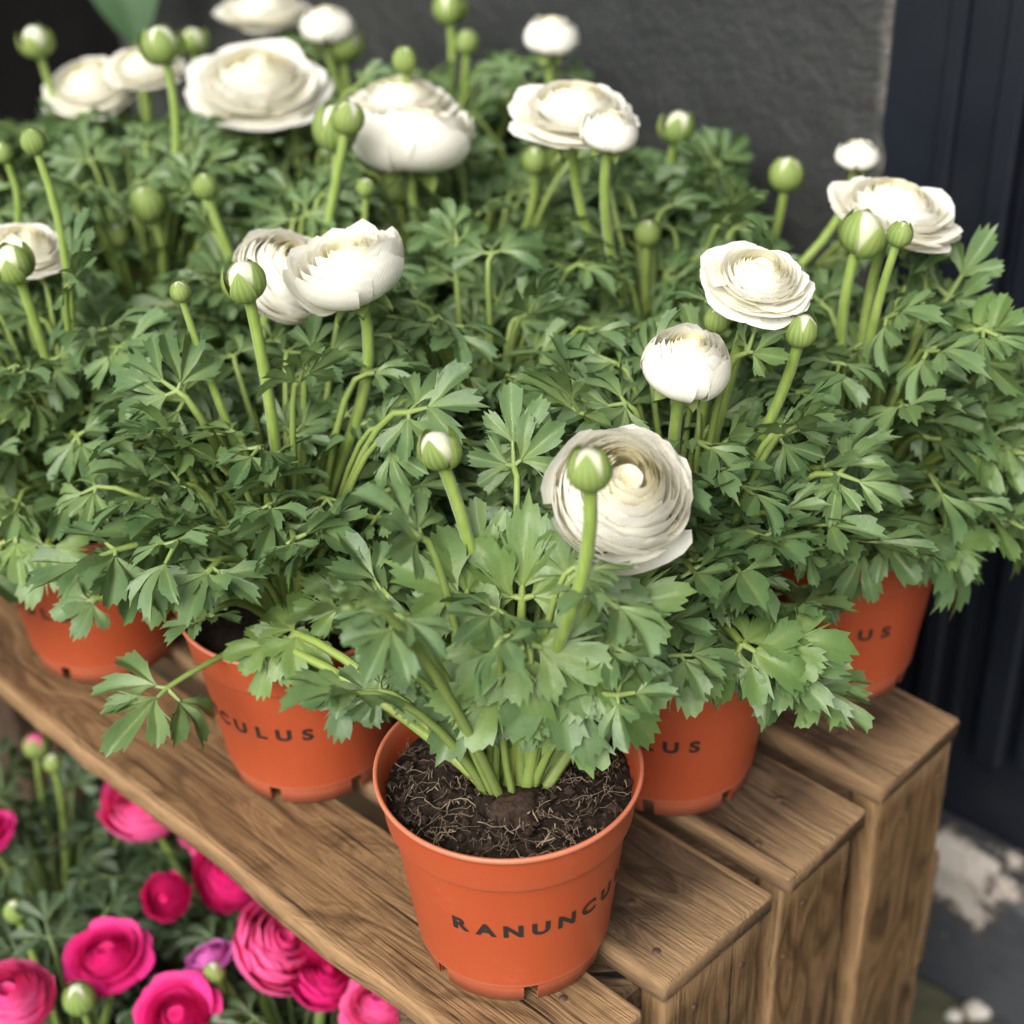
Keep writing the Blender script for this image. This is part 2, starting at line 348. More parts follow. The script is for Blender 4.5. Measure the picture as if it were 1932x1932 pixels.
# ------------------------------------------------------------------ wooden crates
def plank_mesh(name, L, Wd, Tk, mat, seed, wob=.0022, nseg=44, er=.0015):
    """length L along +X from 0, width along Y, top at z=0"""
    cs = []; h = Wd / 2
    for (cx, cz, a0) in ((h - er, -er, 0), (-h + er, -er, 90), (-h + er, -Tk + er, 180), (h - er, -Tk + er, 270)):
        for k in range(3):
            a = math.radians(a0 + 45 * k); cs.append((cx + er * math.cos(a), cz + er * math.sin(a), 1.0))
        if a0 == 0:
            for q in (.82, .5, .1, -.3, -.7, -.88): cs.append((h * q, 0, .0))
    V, E, Fc = [], [], []; n = len(cs)
    for i in range(nseg + 1):
        t = i / nseg; x = L * t; inset = 0
        if i == 0: x = 0.0; inset = er * .75
        elif i == 1: x = er
        elif i == nseg: inset = er * .75
        elif i == nseg - 1: x = L - er
        for (y, z, e) in cs:
            sgn = 1 if y > 0 else -1
            yy = y + (sgn * min(1, abs(y) / h) ** 3) * (wob * nz(x * 9, sgn * 3 + seed, seed) + wob * .8 * nz(x * 48, sgn * 5 + seed, 2)) 
            zz = z - abs(wob * .35 * nz(x * 12, y * 60 + seed, 5)) - (.0022 * e * max(0, nz(x * 75, seed, sgn)))
            if inset: yy -= sgn * min(inset, abs(yy)); zz += inset * (1 if z < -Tk / 2 else -1)
            xo = .0025 * nz(y * 40, seed, 9) if i in (0, 1) else 0
            V.append((x + xo, yy, zz)); E.append(max(e * .9, .9 if i in (0, 1, nseg, nseg - 1) and z > -Tk * .3 else 0) if z > -Tk * .55 else .25)
    for i in range(nseg):
        for j in range(n): Fc.append((i * n + j, (i + 1) * n + j, (i + 1) * n + (j + 1) % n, i * n + (j + 1) % n))
    Fc += [tuple(range(n)), tuple(nseg * n + j for j in range(n))[::-1]]
    return mesh(name, V, Fc, mat, attr={'edge': E})
nV, nF = lathe([(.0001, .0007), (.0018, .0006), (.0024, .0001), (.0024, -.002)], 10); NAIL = mesh('nail', nV, nF, MAT_NAIL)
def nail(parent, x, y, z=0, rot=None):
    o = obj('nail', NAIL, parent); o.location = (x, y, z); o.rotation_euler = rot or (rnd.uniform(-.1, .1), rnd.uniform(-.1, .1), 0); return o
U0 = .3425
crate = thing('wooden_crate', 'weathered wooden crate of wide planks carrying the potted white ranunculus', 'crate', T(W(.9, .54, GZ + .001)))
CI = crate.matrix_world.inverted() if False else T(-W(.9, .54, GZ + .001))
def place(o, M): o.matrix_local = CI @ M
PL = [(.352, .4292, .000, MAT_WOOD, .0040), (.4497, .538, .001, MAT_WOOD_G, .003), (.5544, .631, -.001, MAT_WOOD_G, .002), (.6493, .738, .001, MAT_WOOD_G, -.001)]
TK = .0135
for i, (v0, v1, du, mat, yaw) in enumerate(PL):
    o = obj('plank', plank_mesh('plank', 1.16, v1 - v0, TK if i else .015, mat, 3.7 * i + 1, .0035 if i == 0 else .0022, 60), crate)
    place(o, T(W(U0 + du, (v0 + v1) / 2, -.0008)) @ UROT @ Matrix.Rotation(yaw, 4, 'Z'))
    wd = v1 - v0
    for (x, y) in (((.030, wd * .28), (.036, -wd * .22)), ((.052, .012), (.020, .03)), ((.043, -.010), (.030, .028)), ((.048, .020), (.075, -.02)))[i]: nail(o, x, y)
# upright boards at the crate's end, nailed under the planks
ROTX = Matrix(((0, 0, -1, 0), (0, 1, 0, 0), (1, 0, 0, 0), (0, 0, 0, 1)))
def upright(name, u, v0, v1, ztop, zbot, tk, mat, seed, face=1, tilt=0.0, parent=crate):
    """plank stood on end: its face looks along -u"""
    L = ztop - zbot; me = plank_mesh(name, L, v1 - v0, tk, mat, seed, .003, 40, .0018)
    # local X (length) -> -z ; local Z (top face) -> -u ; local Y -> v
    A = Matrix(((0, 0, -1), (0, 1, 0), (-1, 0, 0)))                    # columns map in (u,v,z)
    B = UVM.to_3x3() @ A
    o = obj(name, me, parent); place(o, T(W(u, (v0 + v1) / 2, ztop)) @ (B @ Matrix.Rotation(tilt, 3, 'Z')).to_4x4())
    if B.determinant() < 0: me.flip_normals()
    return o
for i, (v0, v1, mat) in enumerate(((.350, .4300, MAT_WOOD_O), (.4512, .5370, MAT_WOOD_O), (.5550, .6270, MAT_WOOD_O), (.6510, .7370, MAT_WOOD_O))):
    o = upright('end_board', U0 + .0045, v0, v1, -.0145 - .0015 * (i == 1), GZ + .012, .016, mat, 9.1 * i + 2, tilt=(.0, .004, -.006, .010)[i])
    for (x, y) in ((.03, .022), (.028, -.02), (.21, .015)): nail(o, x, y + .004 * i)
for (z0, z1) in ((-.0150, -.095), (-.30, -.38)):                       # battens inside the end, their tops seen in the gaps
    me = boxm('batten', (U0 + .0215, .352, z1), (U0 + .105, .735, z0), MAT_WOOD_D if z0 < -.2 else MAT_WOOD_G, .003); me.transform(UVM); me.flip_normals(); o = obj('batten', me, crate); place(o, Matrix())
for i, (z0, z1, e) in enumerate(((-.022, -.105, .0), (-.125, -.23, .004), (-.26, -.36, .002), (-.39, -.47, .005))):   # slats along the back
    me = plank_mesh('side_slat', 1.10, z0 - z1, .012, MAT_WOOD_G, 20 + i, .005, 50)
    B = UVM.to_3x3() @ Matrix(((1, 0, 0), (0, 0, 1), (0, 1, 0)))
    if B.determinant() < 0: me.flip_normals()
    o = obj('side_slat', me, crate); place(o, T(W(U0 + .010 - e, .7505, (z0 + z1) / 2)) @ B.to_4x4())
LEGS = (atv(34, 1400, .50).dot(UU), atv(-30, 1400, .50).dot(UU))
for u0, u1, z1 in ((*LEGS, -.02), (LEGS[0] - .075, LEGS[0] - .045, -.02), (1.40, 1.46, -.02)):          # front legs, far from the end
    me = boxm('leg', (u0, .50, GZ + .0125), (u1, .528, z1), MAT_WOOD_D, .003); me.transform(UVM); me.flip_normals(); o = obj('leg', me, crate); place(o, Matrix())
crate2 = thing('wooden_crate', 'dark wooden crate against the rendered wall, hidden under the rearmost pots', 'crate', T(W(.9, .86, GZ + .001)))
C2I = T(-W(.9, .86, GZ + .001))
for i, (v0, v1) in enumerate(((.766, .850), (.868, .952))):
    o = obj('plank', plank_mesh('plank', .92, v1 - v0, .0135, MAT_WOOD_G, 40 + i, .002, 40), crate2); o.matrix_local = C2I @ T(W(.50, (v0 + v1) / 2, -.0008)) @ UROT
for u0 in (.53, 1.34):
    for v0 in (.775, .91):
        me = boxm('leg', (u0, v0, GZ + .0125), (u0 + .04, v0 + .04, -.016), MAT_WOOD_D, .003); me.transform(UVM); me.flip_normals(); o = obj('leg', me, crate2); o.matrix_local = C2I
shelf = thing('wooden_shelf', 'dark low wooden shelf standing past the far end of the crate', 'shelf', T(W(1.9, .7, GZ + .001)))
SI = T(-W(1.9, .7, GZ + .001))
for i, v0 in enumerate((.30, .46, .62, .78)):
    o = obj('plank', plank_mesh('plank', .62, .14, .015, MAT_WOOD_D, 60 + i, .002, 20), shelf); o.matrix_local = SI @ T(W(1.54, v0 + .07, -.002)) @ UROT
for u0 in (1.56, 2.10):
    for v0 in (.31, .86):
        me = boxm('leg', (u0, v0, GZ + .0125), (u0 + .04, v0 + .04, -.018), MAT_WOOD_D, .003); me.transform(UVM); me.flip_normals(); o = obj('leg', me, shelf); o.matrix_local = SI

# ------------------------------------------------------------------ flower pot with its printed word
PH = .117
def pot_mesh():
    n = 84; prof = [(.0462, .0), (.0472, .0115), (.0490, .0125), (.0494, .0135), (.0496, .0155), (.0514, .0320), (.0560, .0720), (.0579, .0890), (.0581, .0905), (.0588, .0912), (.0603, .0916), (.0609, .0925), (.0612, .0945), (.0632, .1110), (.0634, .1130), (.0640, .1138), (.0651, .1143), (.0654, .1152), (.0654, .1165), (.0648, .1171), (.0638, .1171), (.0632, .1163), (.0612, .1080), (.0560, .0900), (.0525, .0600), (.0472, .016), (.001, .016)]
    edge = [.9, .3, 1, .8, .1, .05, .05, .05, .3, .6, .8, .4, .1, .05, .1, .3, .7, .9, 1, .9, .7, .4, 0, 0, 0, 0, 0]
    V, Fc = lathe(prof, n); E = [e for e in edge for _ in range(n)]
    keep = []
    for f in Fc:
        if f[0] < n:
            j = f[0] % n
            if j % 14 in (0, 1): continue
        keep.append(f)
    b = len(V)                                                         # inside of the foot ring
    for r, z in ((.0448, .0), (.0458, .0115)):
        for j in range(n): a = 2 * math.pi * j / n; V.append((r * math.cos(a), r * math.sin(a), z)); E.append(0)
    for j in range(n):
        if j % 14 in (0, 1): continue
        k = (j + 1) % n; keep.append((b + k, b + j, b + n + j, b + n + k)); keep.append((j, b + j, b + k, k))
    for j in range(n): k = (j + 1) % n; keep.append((b + n + j, n + j, n + k, b + n + k))
    return mesh('pot', V, keep, MAT_POT, attr={'edge': E})
POT = pot_mesh()
def pot_r(z): return .0514 + (.0560 - .0514) * (z - .0320) / (.0720 - .0320)
def word_mesh():
    V, Fc = [], []
    for i, ch in enumerate('RANUNCULUS'):
        cu = bpy.data.curves.new('letter', 'FONT'); cu.body = ch; cu.size = .0118; cu.align_x = 'CENTER'; cu.resolution_u = 5; cu.offset = .0005
        ob = bpy.data.objects.new('letter', cu); COL.objects.link(ob); dg = bpy.context.evaluated_depsgraph_get()
        me = ob.evaluated_get(dg).to_mesh(); b = len(V); a0 = math.radians(14.0) * (i - 4.5)
        for v in me.vertices:
            z = .0550 + v.co.y; r = pot_r(z) + .00035; a = a0 + v.co.x * 1.12 / .0545; V.append((r * math.sin(a), -r * math.cos(a), z))
        Fc += [tuple(b + k for k in p.vertices) for p in me.polygons]
        ob.evaluated_get(dg).to_mesh_clear(); bpy.data.objects.remove(ob); bpy.data.curves.remove(cu)
    return mesh('lettering', V, Fc, MAT_INK, False)
WORD = word_mesh()
def soil_mesh(fine, seed):
    V, Fc = [], []; nr, na = (26, 90) if fine else (8, 32); R = .0618
    for i in range(nr + 1):
        for j in range(na):
            r = R * i / nr; a = 2 * math.pi * j / na; x, y = r * math.cos(a), r * math.sin(a)
            z = .0075 * nz(x * 45 + seed, y * 45, seed) + (.0036 * nz(x * 150, y * 150 + seed, 2) + .0022 * nz(x * 420, y * 420, seed) if fine else 0)
            z *= min(1, (R - r) / .008 + .25); V.append((x, y, .1035 + .004 * math.exp(-(r / .03) ** 2) + z))
    for i in range(nr):
        for j in range(na): Fc.append((i * na + j, (i + 1) * na + j, (i + 1) * na + (j + 1) % na, i * na + (j + 1) % na))
    return mesh('soil', V, Fc, MAT_SOIL, smooth=not fine)
SOIL = soil_mesh(False, 4.0); SOIL_F = soil_mesh(True, 9.0)

# ------------------------------------------------------------------ leaves
LOBES = ((-1, .74, .0), (-.88, .50, .0), (-.79, .70, .0), (-.64, .885, .05), (-.50, .83, .2), (-.31, .955, .4), (-.16, .90, .6), (0, 1.0, .85), (.16, .90, .6), (.31, .955, .4), (.50, .83, .2), (.64, .885, .05), (.79, .70, .0), (.88, .50, .0))
def leaflet(L, A, sinus, fold, bend, seed, side=1.0):
    """palmately lobed blade, base at origin, forward +X, up +Z"""
    r_ = random.Random(seed); nl = 3; hw = A / nl; V, Fc, Pl = [], [], []; th, rr, mid, lob, lid = [], [], [], [], []
    Ls = [side * r_.uniform(.70, .98), r_.uniform(.92, 1.08), side * r_.uniform(.70, .98)]; sk = [r_.uniform(-.12, .12) for _ in range(3)]; cu = [r_.uniform(-.35, .9) for _ in range(3)]
    for l in range(nl):
        c = -A + hw * (2 * l + 1)
        for (x, q, md) in LOBES:
            rad = q * Ls[l]
            if x == -1: rad = sinus * r_.uniform(.85, 1.15) if l else .55
            th.append(c + x * hw * .98 + sk[l] * hw * (1 - x * x)); rr.append(rad * r_.uniform(.94, 1.06)); mid.append(md); lob.append(x); lid.append(l)
    th.append(A); rr.append(.55); mid.append(0); lob.append(1); lid.append(2)
    ts = (.0, .16, .34, .54, .74, .89, 1.0); n = len(th)
    tw = r_.uniform(-.35, .35); cv = r_.uniform(.7, 1.3)
    for t in ts:
        for k in range(n):
            rho = rr[k] * t; a = th[k]; nar = .62 + .38 * min(1, rho / .5); a2 = a * nar
            x, y = rho * math.cos(a2), rho * math.sin(a2)
            z = fold * (abs(lob[k]) - .35) * rho * .22 + .16 * fold * abs(y) - bend * cv * x * x * .42 - .22 * bend * y * y - cu[lid[k]] * max(0, rho - .45) ** 2 * .55 + tw * y * x * .4 + .07 * nz(x * 3 + seed, y * 3, seed * .37)
            V.append(Vector((x * L, y * L, z * L))); Pl.append(min(1, max(0, .75 - rho * 1.15) + mid[k] * .38 * (1 - .5 * t)))
    for i in range(len(ts) - 1):
        for k in range(n - 1):
            a, b, c, d = i * n + k, i * n + k + 1, (i + 1) * n + k + 1, (i + 1) * n + k
            Fc.append((a, d, c) if i == 0 and k else (a, d, c, b))
    return V, Fc, Pl
def leaf_geo(P, fwd, up, L, style, seed, rad=.0022):
    """petiole along control points P, then a blade of three leaflets"""
    r_ = random.Random(seed); pts = bez(P, 7); rr = [rad * (1.15 - .45 * i / 7) for i in range(8)]
    V, Fc = tube(pts, rr, 5); Pl = [2.0] * len(V)
    fwd = Vector(fwd).normalized(); up = Vector(up); up = (up - fwd * up.dot(fwd)).normalized(); lf = up.cross(fwd)
    B = Matrix((fwd, lf, up)).transposed(); o = pts[-1]
    A = {'wide': 1.42, 'broad': 1.25, 'mid': 1.12, 'fine': .98}[style]; si = {'wide': .70, 'broad': .52, 'mid': .30, 'fine': .20}[style]
    for k, sgn in enumerate((0, 1, -1)):
        sc = 1.0 if not sgn else r_.uniform(.80, .98); yaw = sgn * r_.uniform(1.0, 1.45) + r_.uniform(-.12, .12)
        st = L * (r_.uniform(.18, .42) if not sgn else r_.uniform(.06, .22)) * (.5 if style in ('broad', 'wide') else 1)
        lv, lfc, lp = leaflet(L * sc, A * r_.uniform(.88, 1.08), si * r_.uniform(.75, 1.2), (r_.uniform(.5, 1.3) if style != 'wide' else r_.uniform(.15, .6)), r_.uniform(.1, .75), seed * 7 + k)
        R_ = Matrix.Rotation(yaw, 3, 'Z') @ Matrix.Rotation(r_.uniform(-.35, .28), 3, 'Y') @ Matrix.Rotation(-sgn * r_.uniform(-.1, .5), 3, 'X')
        d = R_ @ Vector((1, 0, 0)); b = len(V)
        sv, sf = tube([o, o + B @ (d * st * .5), o + B @ (d * (st + L * .06))], [rad * .7, rad * .62, rad * .45], 4)
        Fc += [tuple(b + i for i in f) for f in sf]; V += sv; Pl += [1.4] * len(sv); b = len(V)
        V += [o + B @ (d * st + R_ @ q) for q in lv]; Fc += [tuple(b + i for i in f) for f in lfc]; Pl += lp
    return V, Fc, Pl
def leaf_mesh(*a, mat=None, **k):
    V, Fc, Pl = leaf_geo(*a, **k); return mesh('leaf', V, Fc, mat or MAT_LEAF, attr={'pale': Pl})
LIB = {'top': [], 'mid': [], 'low': [], 'inner': []}
for cls, cnt in (('top', 28), ('mid', 28), ('low', 16), ('inner', 12)):
    for i in range(cnt):
        r_ = random.Random(hash((cls == 'top', cls == 'mid', cls == 'inner', i)) & 0xffff)
        if cls == 'top': d, h, be, L, stl = r_.uniform(.012, .058), r_.uniform(.085, .158), r_.uniform(.0, .9), r_.uniform(.022, .031), ('fine', 'mid', 'fine')[i % 3]
        elif cls == 'mid': d, h, be, L, stl = r_.uniform(.050, .088), r_.uniform(.045, .115), r_.uniform(-.35, .6), r_.uniform(.024, .034), ('mid', 'mid', 'fine', 'broad')[i % 4]
        elif cls == 'inner': d, h, be, L, stl = r_.uniform(.010, .055), r_.uniform(.030, .095), r_.uniform(.1, 1.0), r_.uniform(.022, .030), ('mid', 'broad')[i % 2]
        else: d, h, be, L, stl = r_.uniform(.060, .092), r_.uniform(.012, .045), r_.uniform(-.9, .1), r_.uniform(.030, .037), ('broad', 'mid')[i % 2]
        P = [(0, 0, 0), (d * .25, r_.uniform(-.01, .01), h * .55), (d * .7, r_.uniform(-.008, .008), h * 1.03), (d, 0, h)]
        ro = r_.uniform(-.5, .5)
        LIB[cls].append(leaf_mesh(P, (math.cos(be), 0, math.sin(be)), (-math.sin(be), math.sin(ro), math.cos(be)), L, stl, i * 13 + len(cls) + ord(cls[0]), mat=MAT_LEAF))
LIBCO = {}
def sample_co(me):
    if me.name not in LIBCO:
        a = np.empty(len(me.vertices) * 3); me.vertices.foreach_get('co', a); LIBCO[me.name] = a.reshape(-1, 3)[40::5]
    return LIBCO[me.name]
def recol(lib, mat):
    out = {}
    for k, l in lib.items():
        out[k] = []
        for me in l: c = me.copy(); c.materials.clear(); c.materials.append(mat); out[k].append(c)
    return out
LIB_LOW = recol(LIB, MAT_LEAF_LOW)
ZONES = []                                                             # parts of the view that stay clear of foliage: (cx, cy, rx, ry, depth)
def clear(P):
    q = proj(P)
    for cx, cy, rx, ry, dep in ZONES:
        m_ = ((q[:, 0] - cx) / rx) ** 2 + ((q[:, 1] - cy) / ry) ** 2 < 1
        if (m_ & (q[:, 2] < dep + .01)).mean() > .05: return False
    return True

# ------------------------------------------------------------------ flowers
def petal(P0, P1, P2, om, eps, drop, ruf, seed, ctr, ns=8, nt_=7, mat=None):
    V, Fc, C_ = [], [], []; r_ = random.Random(seed); ph = r_.uniform(0, 6); ph2 = r_.uniform(0, 6); notch = r_.uniform(0, .04) * (drop > .1)
    for i in range(nt_ + 1):
        for j in range(ns + 1):
            s = 2 * j / ns - 1; tip = 1 - drop * abs(s) ** (2.4 if drop > .1 else 5) - notch * math.exp(-(s / .18) ** 2) + .2 * drop * math.sin(s * 5 + ph)
            t = (i / nt_) * tip; a = 1 - t
            rho = a * a * P0[0] + 2 * a * t * P1[0] + t * t * P2[0]; z = a * a * P0[1] + 2 * a * t * P1[1] + t * t * P2[1]
            phi = s * om * (.70 + .30 * t); rho += eps * s * t + ruf * t ** 3 * math.sin(s * 3.3 + ph)
            z += ruf * .8 * t ** 3 * math.sin(s * 4.1 + ph2) - .02 * s * s * t
            V.append((rho * math.cos(phi), rho * math.sin(phi), z)); C_.append(min(1, max(0, ctr + .35 * (1 - t))))
    for i in range(nt_):
        for j in range(ns): k = i * (ns + 1) + j; Fc.append((k, k + ns + 1, k + ns + 2, k + 1))
    return mesh('petal', V, Fc, mat, attr={'ctr': C_})
KINDS = {  # layers, outer count, tip radius, tip height, control radius, control height
    'open': (16, lambda q: (.045 + .955 * q ** 1.08, .60 - .07 * max(0, 1 - q / .16) - .48 * q ** 1.6), lambda q, T_: (T_[0] + .30 * max(0, 1 - q / .6) + .03 - .30 * max(0, q - .6) / .4, .10 - .05 * q)),
    'full': (17, lambda q: (.05 + .83 * q ** 1.0, .90 - .09 * max(0, 1 - q / .16) - .52 * q ** 1.9), lambda q, T_: (T_[0] + .30 * (1 - q) + .14 - .12 * q ** 4, .04 - .02 * q)),
    'cup': (9, lambda q: (.12 + .66 * q, 1.32 - .26 * q), lambda q, T_: (.42 + 1.02 * q, .10 - .05 * q)),
    'bowl': (11, lambda q: (.10 + .90 * q, .98 - .10 * q), lambda q, T_: (.34 + .72 * q, .06 - .10 * q)),
}
def flower_lib(kind, mat):
    K, tipf, ctl = KINDS[kind]; out = []
    for k in range(K):
        q = k / (K - 1); T_ = tipf(q); C1 = ctl(q, T_); n = 5 if q < .55 else (6 if q < .85 else 7)
        om = math.radians(70 - 22 * q); lst = [petal((.03, 0), C1, T_, om, .022 + .03 * q, .03 + .17 * q * q, .008 + .028 * q, hash((len(kind), k, v)) & 0xffff, max(0, .85 - 1.5 * q), mat=mat) for v in range(2)]
        if T_[0] > .155: out.append((lst, n, q))
    return out
DOME = {'open': (.20, .455, .08), 'full': (.19, .70, .12), 'cup': (.26, 1.08, .14), 'bowl': (.27, .78, .14)}
def button(mat, kind):
    """tightly rolled heart of the bloom: a spiral of terraces on a stalk"""
    rad, zt, dz = DOME[kind]; nr, na = 26, 44; V, Fc, C_ = [], [], []
    for i in range(nr + 1):
        for j in range(na):
            f = i / nr; an = 2 * math.pi * j / na; ph = (f * 6 + j / na) % 1.0; wob = 1 + .06 * math.sin(3 * an + f * 9) * f
            z = zt - dz * (1 - f) ** 1.4 - .012 * f ** 6 + .055 * (abs(ph - .82) < .18) * (1 - abs(ph - .82) / .18) - .01 * ph + .008 * math.sin(5 * an + 11 * f) * f
            V.append((rad * f * wob * math.cos(an), rad * f * wob * math.sin(an), z)); C_.append(max(0, 1.15 - .75 * f))
    for r, z in ((rad * .98, zt * .62), (rad * .7, zt * .25), (.10, .02), (.055, -.06), (.045, -.12)):
        for j in range(na): an = 2 * math.pi * j / na; V.append((r * math.cos(an), r * math.sin(an), z)); C_.append(.6)
    for i in range(nr + 5):
        for j in range(na): Fc.append((i * na + j, (i + 1) * na + j, (i + 1) * na + (j + 1) % na, i * na + (j + 1) % na))
    return mesh('flower', V, Fc, mat, attr={'ctr': C_})
SEP_V, SEP_F, SEP_P = [], [], []
for i in range(7):
    for j in range(5):
        t = i / 6; s = j / 2 - 1; wd = .26 * math.sin(math.pi * min(1, .16 + t * .84)) ** .8; SEP_V.append((.06 + .62 * t, s * wd, .10 * s * s - .02 + .10 * t - .36 * t * t)); SEP_P.append(.3 + .5 * abs(s) ** 3)
for i in range(6):
    for j in range(4): k = i * 5 + j; SEP_F.append((k, k + 5, k + 6, k + 1))
SEPAL = mesh('sepal', SEP_V, SEP_F, MAT_SEPAL, attr={'pale': SEP_P})
FLIB = {}
def get_lib(kind, mat):
    if (kind, mat.name) not in FLIB: FLIB[(kind, mat.name)] = (flower_lib(kind, mat), button(mat, kind))
    return FLIB[(kind, mat.name)]
def make_flower(root, kind, base, axis, R, mat, rr, skip=0, loose=1.0):
    lib, btn = get_lib(kind, mat); Q = Vector((0, 0, 1)).rotation_difference(axis).to_matrix().to_4x4()
    f = obj('flower', btn, root, T(base) @ Q @ Matrix.Rotation(rr.uniform(0, 6.28), 4, 'Z') @ Matrix.Scale(R, 4))
    az = rr.uniform(0, 6.28)
    for lst, n, q in lib[skip:]:
        az += 2 * math.pi / n * .618
        for j in range(n):
            a = az + 2 * math.pi * j / n + rr.uniform(-.16, .16); tl = rr.gauss(0, .018 + .075 * q * q * loose) + (.05 * q); sc = 1 + rr.uniform(-.055, .055) * q
            obj('petal', lst[rr.randrange(len(lst))], f, Matrix.Rotation(a, 4, 'Z') @ Matrix.Rotation(tl, 4, 'Y') @ Matrix.Rotation(rr.gauss(0, .05 * q), 4, 'X') @ Matrix.Diagonal((sc, sc * rr.uniform(.95, 1.05), 1 + rr.uniform(-.05, .06) * q, 1)))
    for j in range(5):
        obj('sepal', SEPAL, f, Matrix.Rotation(j * 1.2566 + rr.uniform(-.2, .2), 4, 'Z') @ T((0, 0, -.03)) @ Matrix.Rotation(rr.uniform(-.1, .35), 4, 'Y') @ Matrix.Scale(rr.uniform(.9, 1.1) * (.85 if kind != 'cup' else 1.0), 4))
    return f
# buds: an egg of wrapped petals inside five sepals
def egg(t): a = math.pi * t; return (math.sin(a) * (1.0 - .12 * t) + .02, 1.05 - 1.10 * math.cos(a))
def bud_body(mat):
    prof = [egg(i / 12) for i in range(13)]; V, Fc = lathe([(max(.002, r * .93), z * .97 + .03) for r, z in prof], 18)
    return mesh('bud', V, Fc, mat, attr={'ctr': [.75 - .6 * min(1, v[2] / 1.7) for v in V]})
def bud_petal(mat, seed):
    V, Fc, C_ = [], [], []
    for i in range(9):
        for j in range(7):
            s = j / 3 - 1; t = (i / 8) * (.90 - .22 * abs(s) ** 2.2); r, z = egg(t * .98 + .01); a = s * 1.05; k = .955 + .035 * s
            V.append((r * k * math.cos(a), r * k * math.sin(a), z)); C_.append(.7 - .7 * t)
    for i in range(8):
        for j in range(6): k = i * 7 + j; Fc.append((k, k + 7, k + 8, k + 1))
    return mesh('petal', V, Fc, mat, attr={'ctr': C_})
def bud_sepal(tmax, hw):
    V, Fc, P_ = [], [], []
    for i in range(11):
        for j in range(9):
            s = j / 4 - 1; u = i / 10; t = u * tmax; r, z = egg(t * .97 + .015); wdt = hw * (max(0, math.sin(math.pi * (.25 + .75 * u ** 1.25))) ** .46 if u < 1 else 0)
            a = s * wdt; k = 1.03 + .02 * (1 - s * s) + .35 * max(0, u - .80) + (.022 if j % 2 == 0 else 0) * math.sin(math.pi * min(1, u * 1.1))
            V.append((r * k * math.cos(a), r * k * math.sin(a), z + .45 * max(0, u - .80))); P_.append((.0 if j % 2 else .55) + .45 * abs(s) ** 4)
    for i in range(10):
        for j in range(8): k = i * 9 + j; Fc.append((k, k + 9, k + 10, k + 1))
    return mesh('sepal', V, Fc, MAT_SEPAL, attr={'pale': P_})
BB_W, BB_G, BP = bud_body(MAT_WHITE_B), bud_body(MAT_SEPAL), bud_petal(MAT_WHITE_B, 1)
BB_G.attributes.new('pale', 'FLOAT', 'POINT')
BS = {'closed': bud_sepal(.93, .86), 'half': bud_sepal(.90, .74), 'white': bud_sepal(.52, .42)}
BP_P, BB_P = bud_petal(MAT_PINK, 2), bud_body(MAT_PINK)
def make_bud(root, kind, base, axis, r, rr, pink=False):
    Q = Vector((0, 0, 1)).rotation_difference(axis).to_matrix().to_4x4()
    f = obj('bud', BB_P if pink else BB_W, root, T(base) @ Q @ Matrix.Rotation(rr.uniform(0, 6.28), 4, 'Z') @ Matrix.Scale(r, 4))
    if kind != 'closed':
        for j in range(4): obj('petal', BP_P if pink else BP, f, Matrix.Rotation(j * 1.571 + rr.uniform(-.2, .2), 4, 'Z') @ Matrix.Rotation(rr.uniform(0, .05), 4, 'Y'))
    for j in range(5):
        tl = rr.uniform(0, .06) if kind == 'closed' else (rr.uniform(.02, .12) if rr.random() < .72 else rr.uniform(.25, .45))
        obj('sepal', BS[kind], f, Matrix.Rotation(j * 1.2566 + rr.uniform(-.12, .12), 4, 'Z') @ Matrix.Rotation(tl, 4, 'Y') @ Matrix.Scale(1 + .012 * j, 4))
    return f
def make_stem(root, a, b, tend, r0=.0036, r1=.0031, mat=None):
    a, b = Vector(a), Vector(b); L = (b - a).length
    V, Fc = tube(bez([a, a + Vector((0, 0, L * .35)) + (b - a) * .05, b - Vector(tend) * L * .35, b], 12), [r0 + (r1 - r0) * i / 12 for i in range(13)], 8)
    return obj('stem', mesh('stem', V, Fc, mat or MAT_STEM, attr={'pale': [.5] * len(V)}), root)

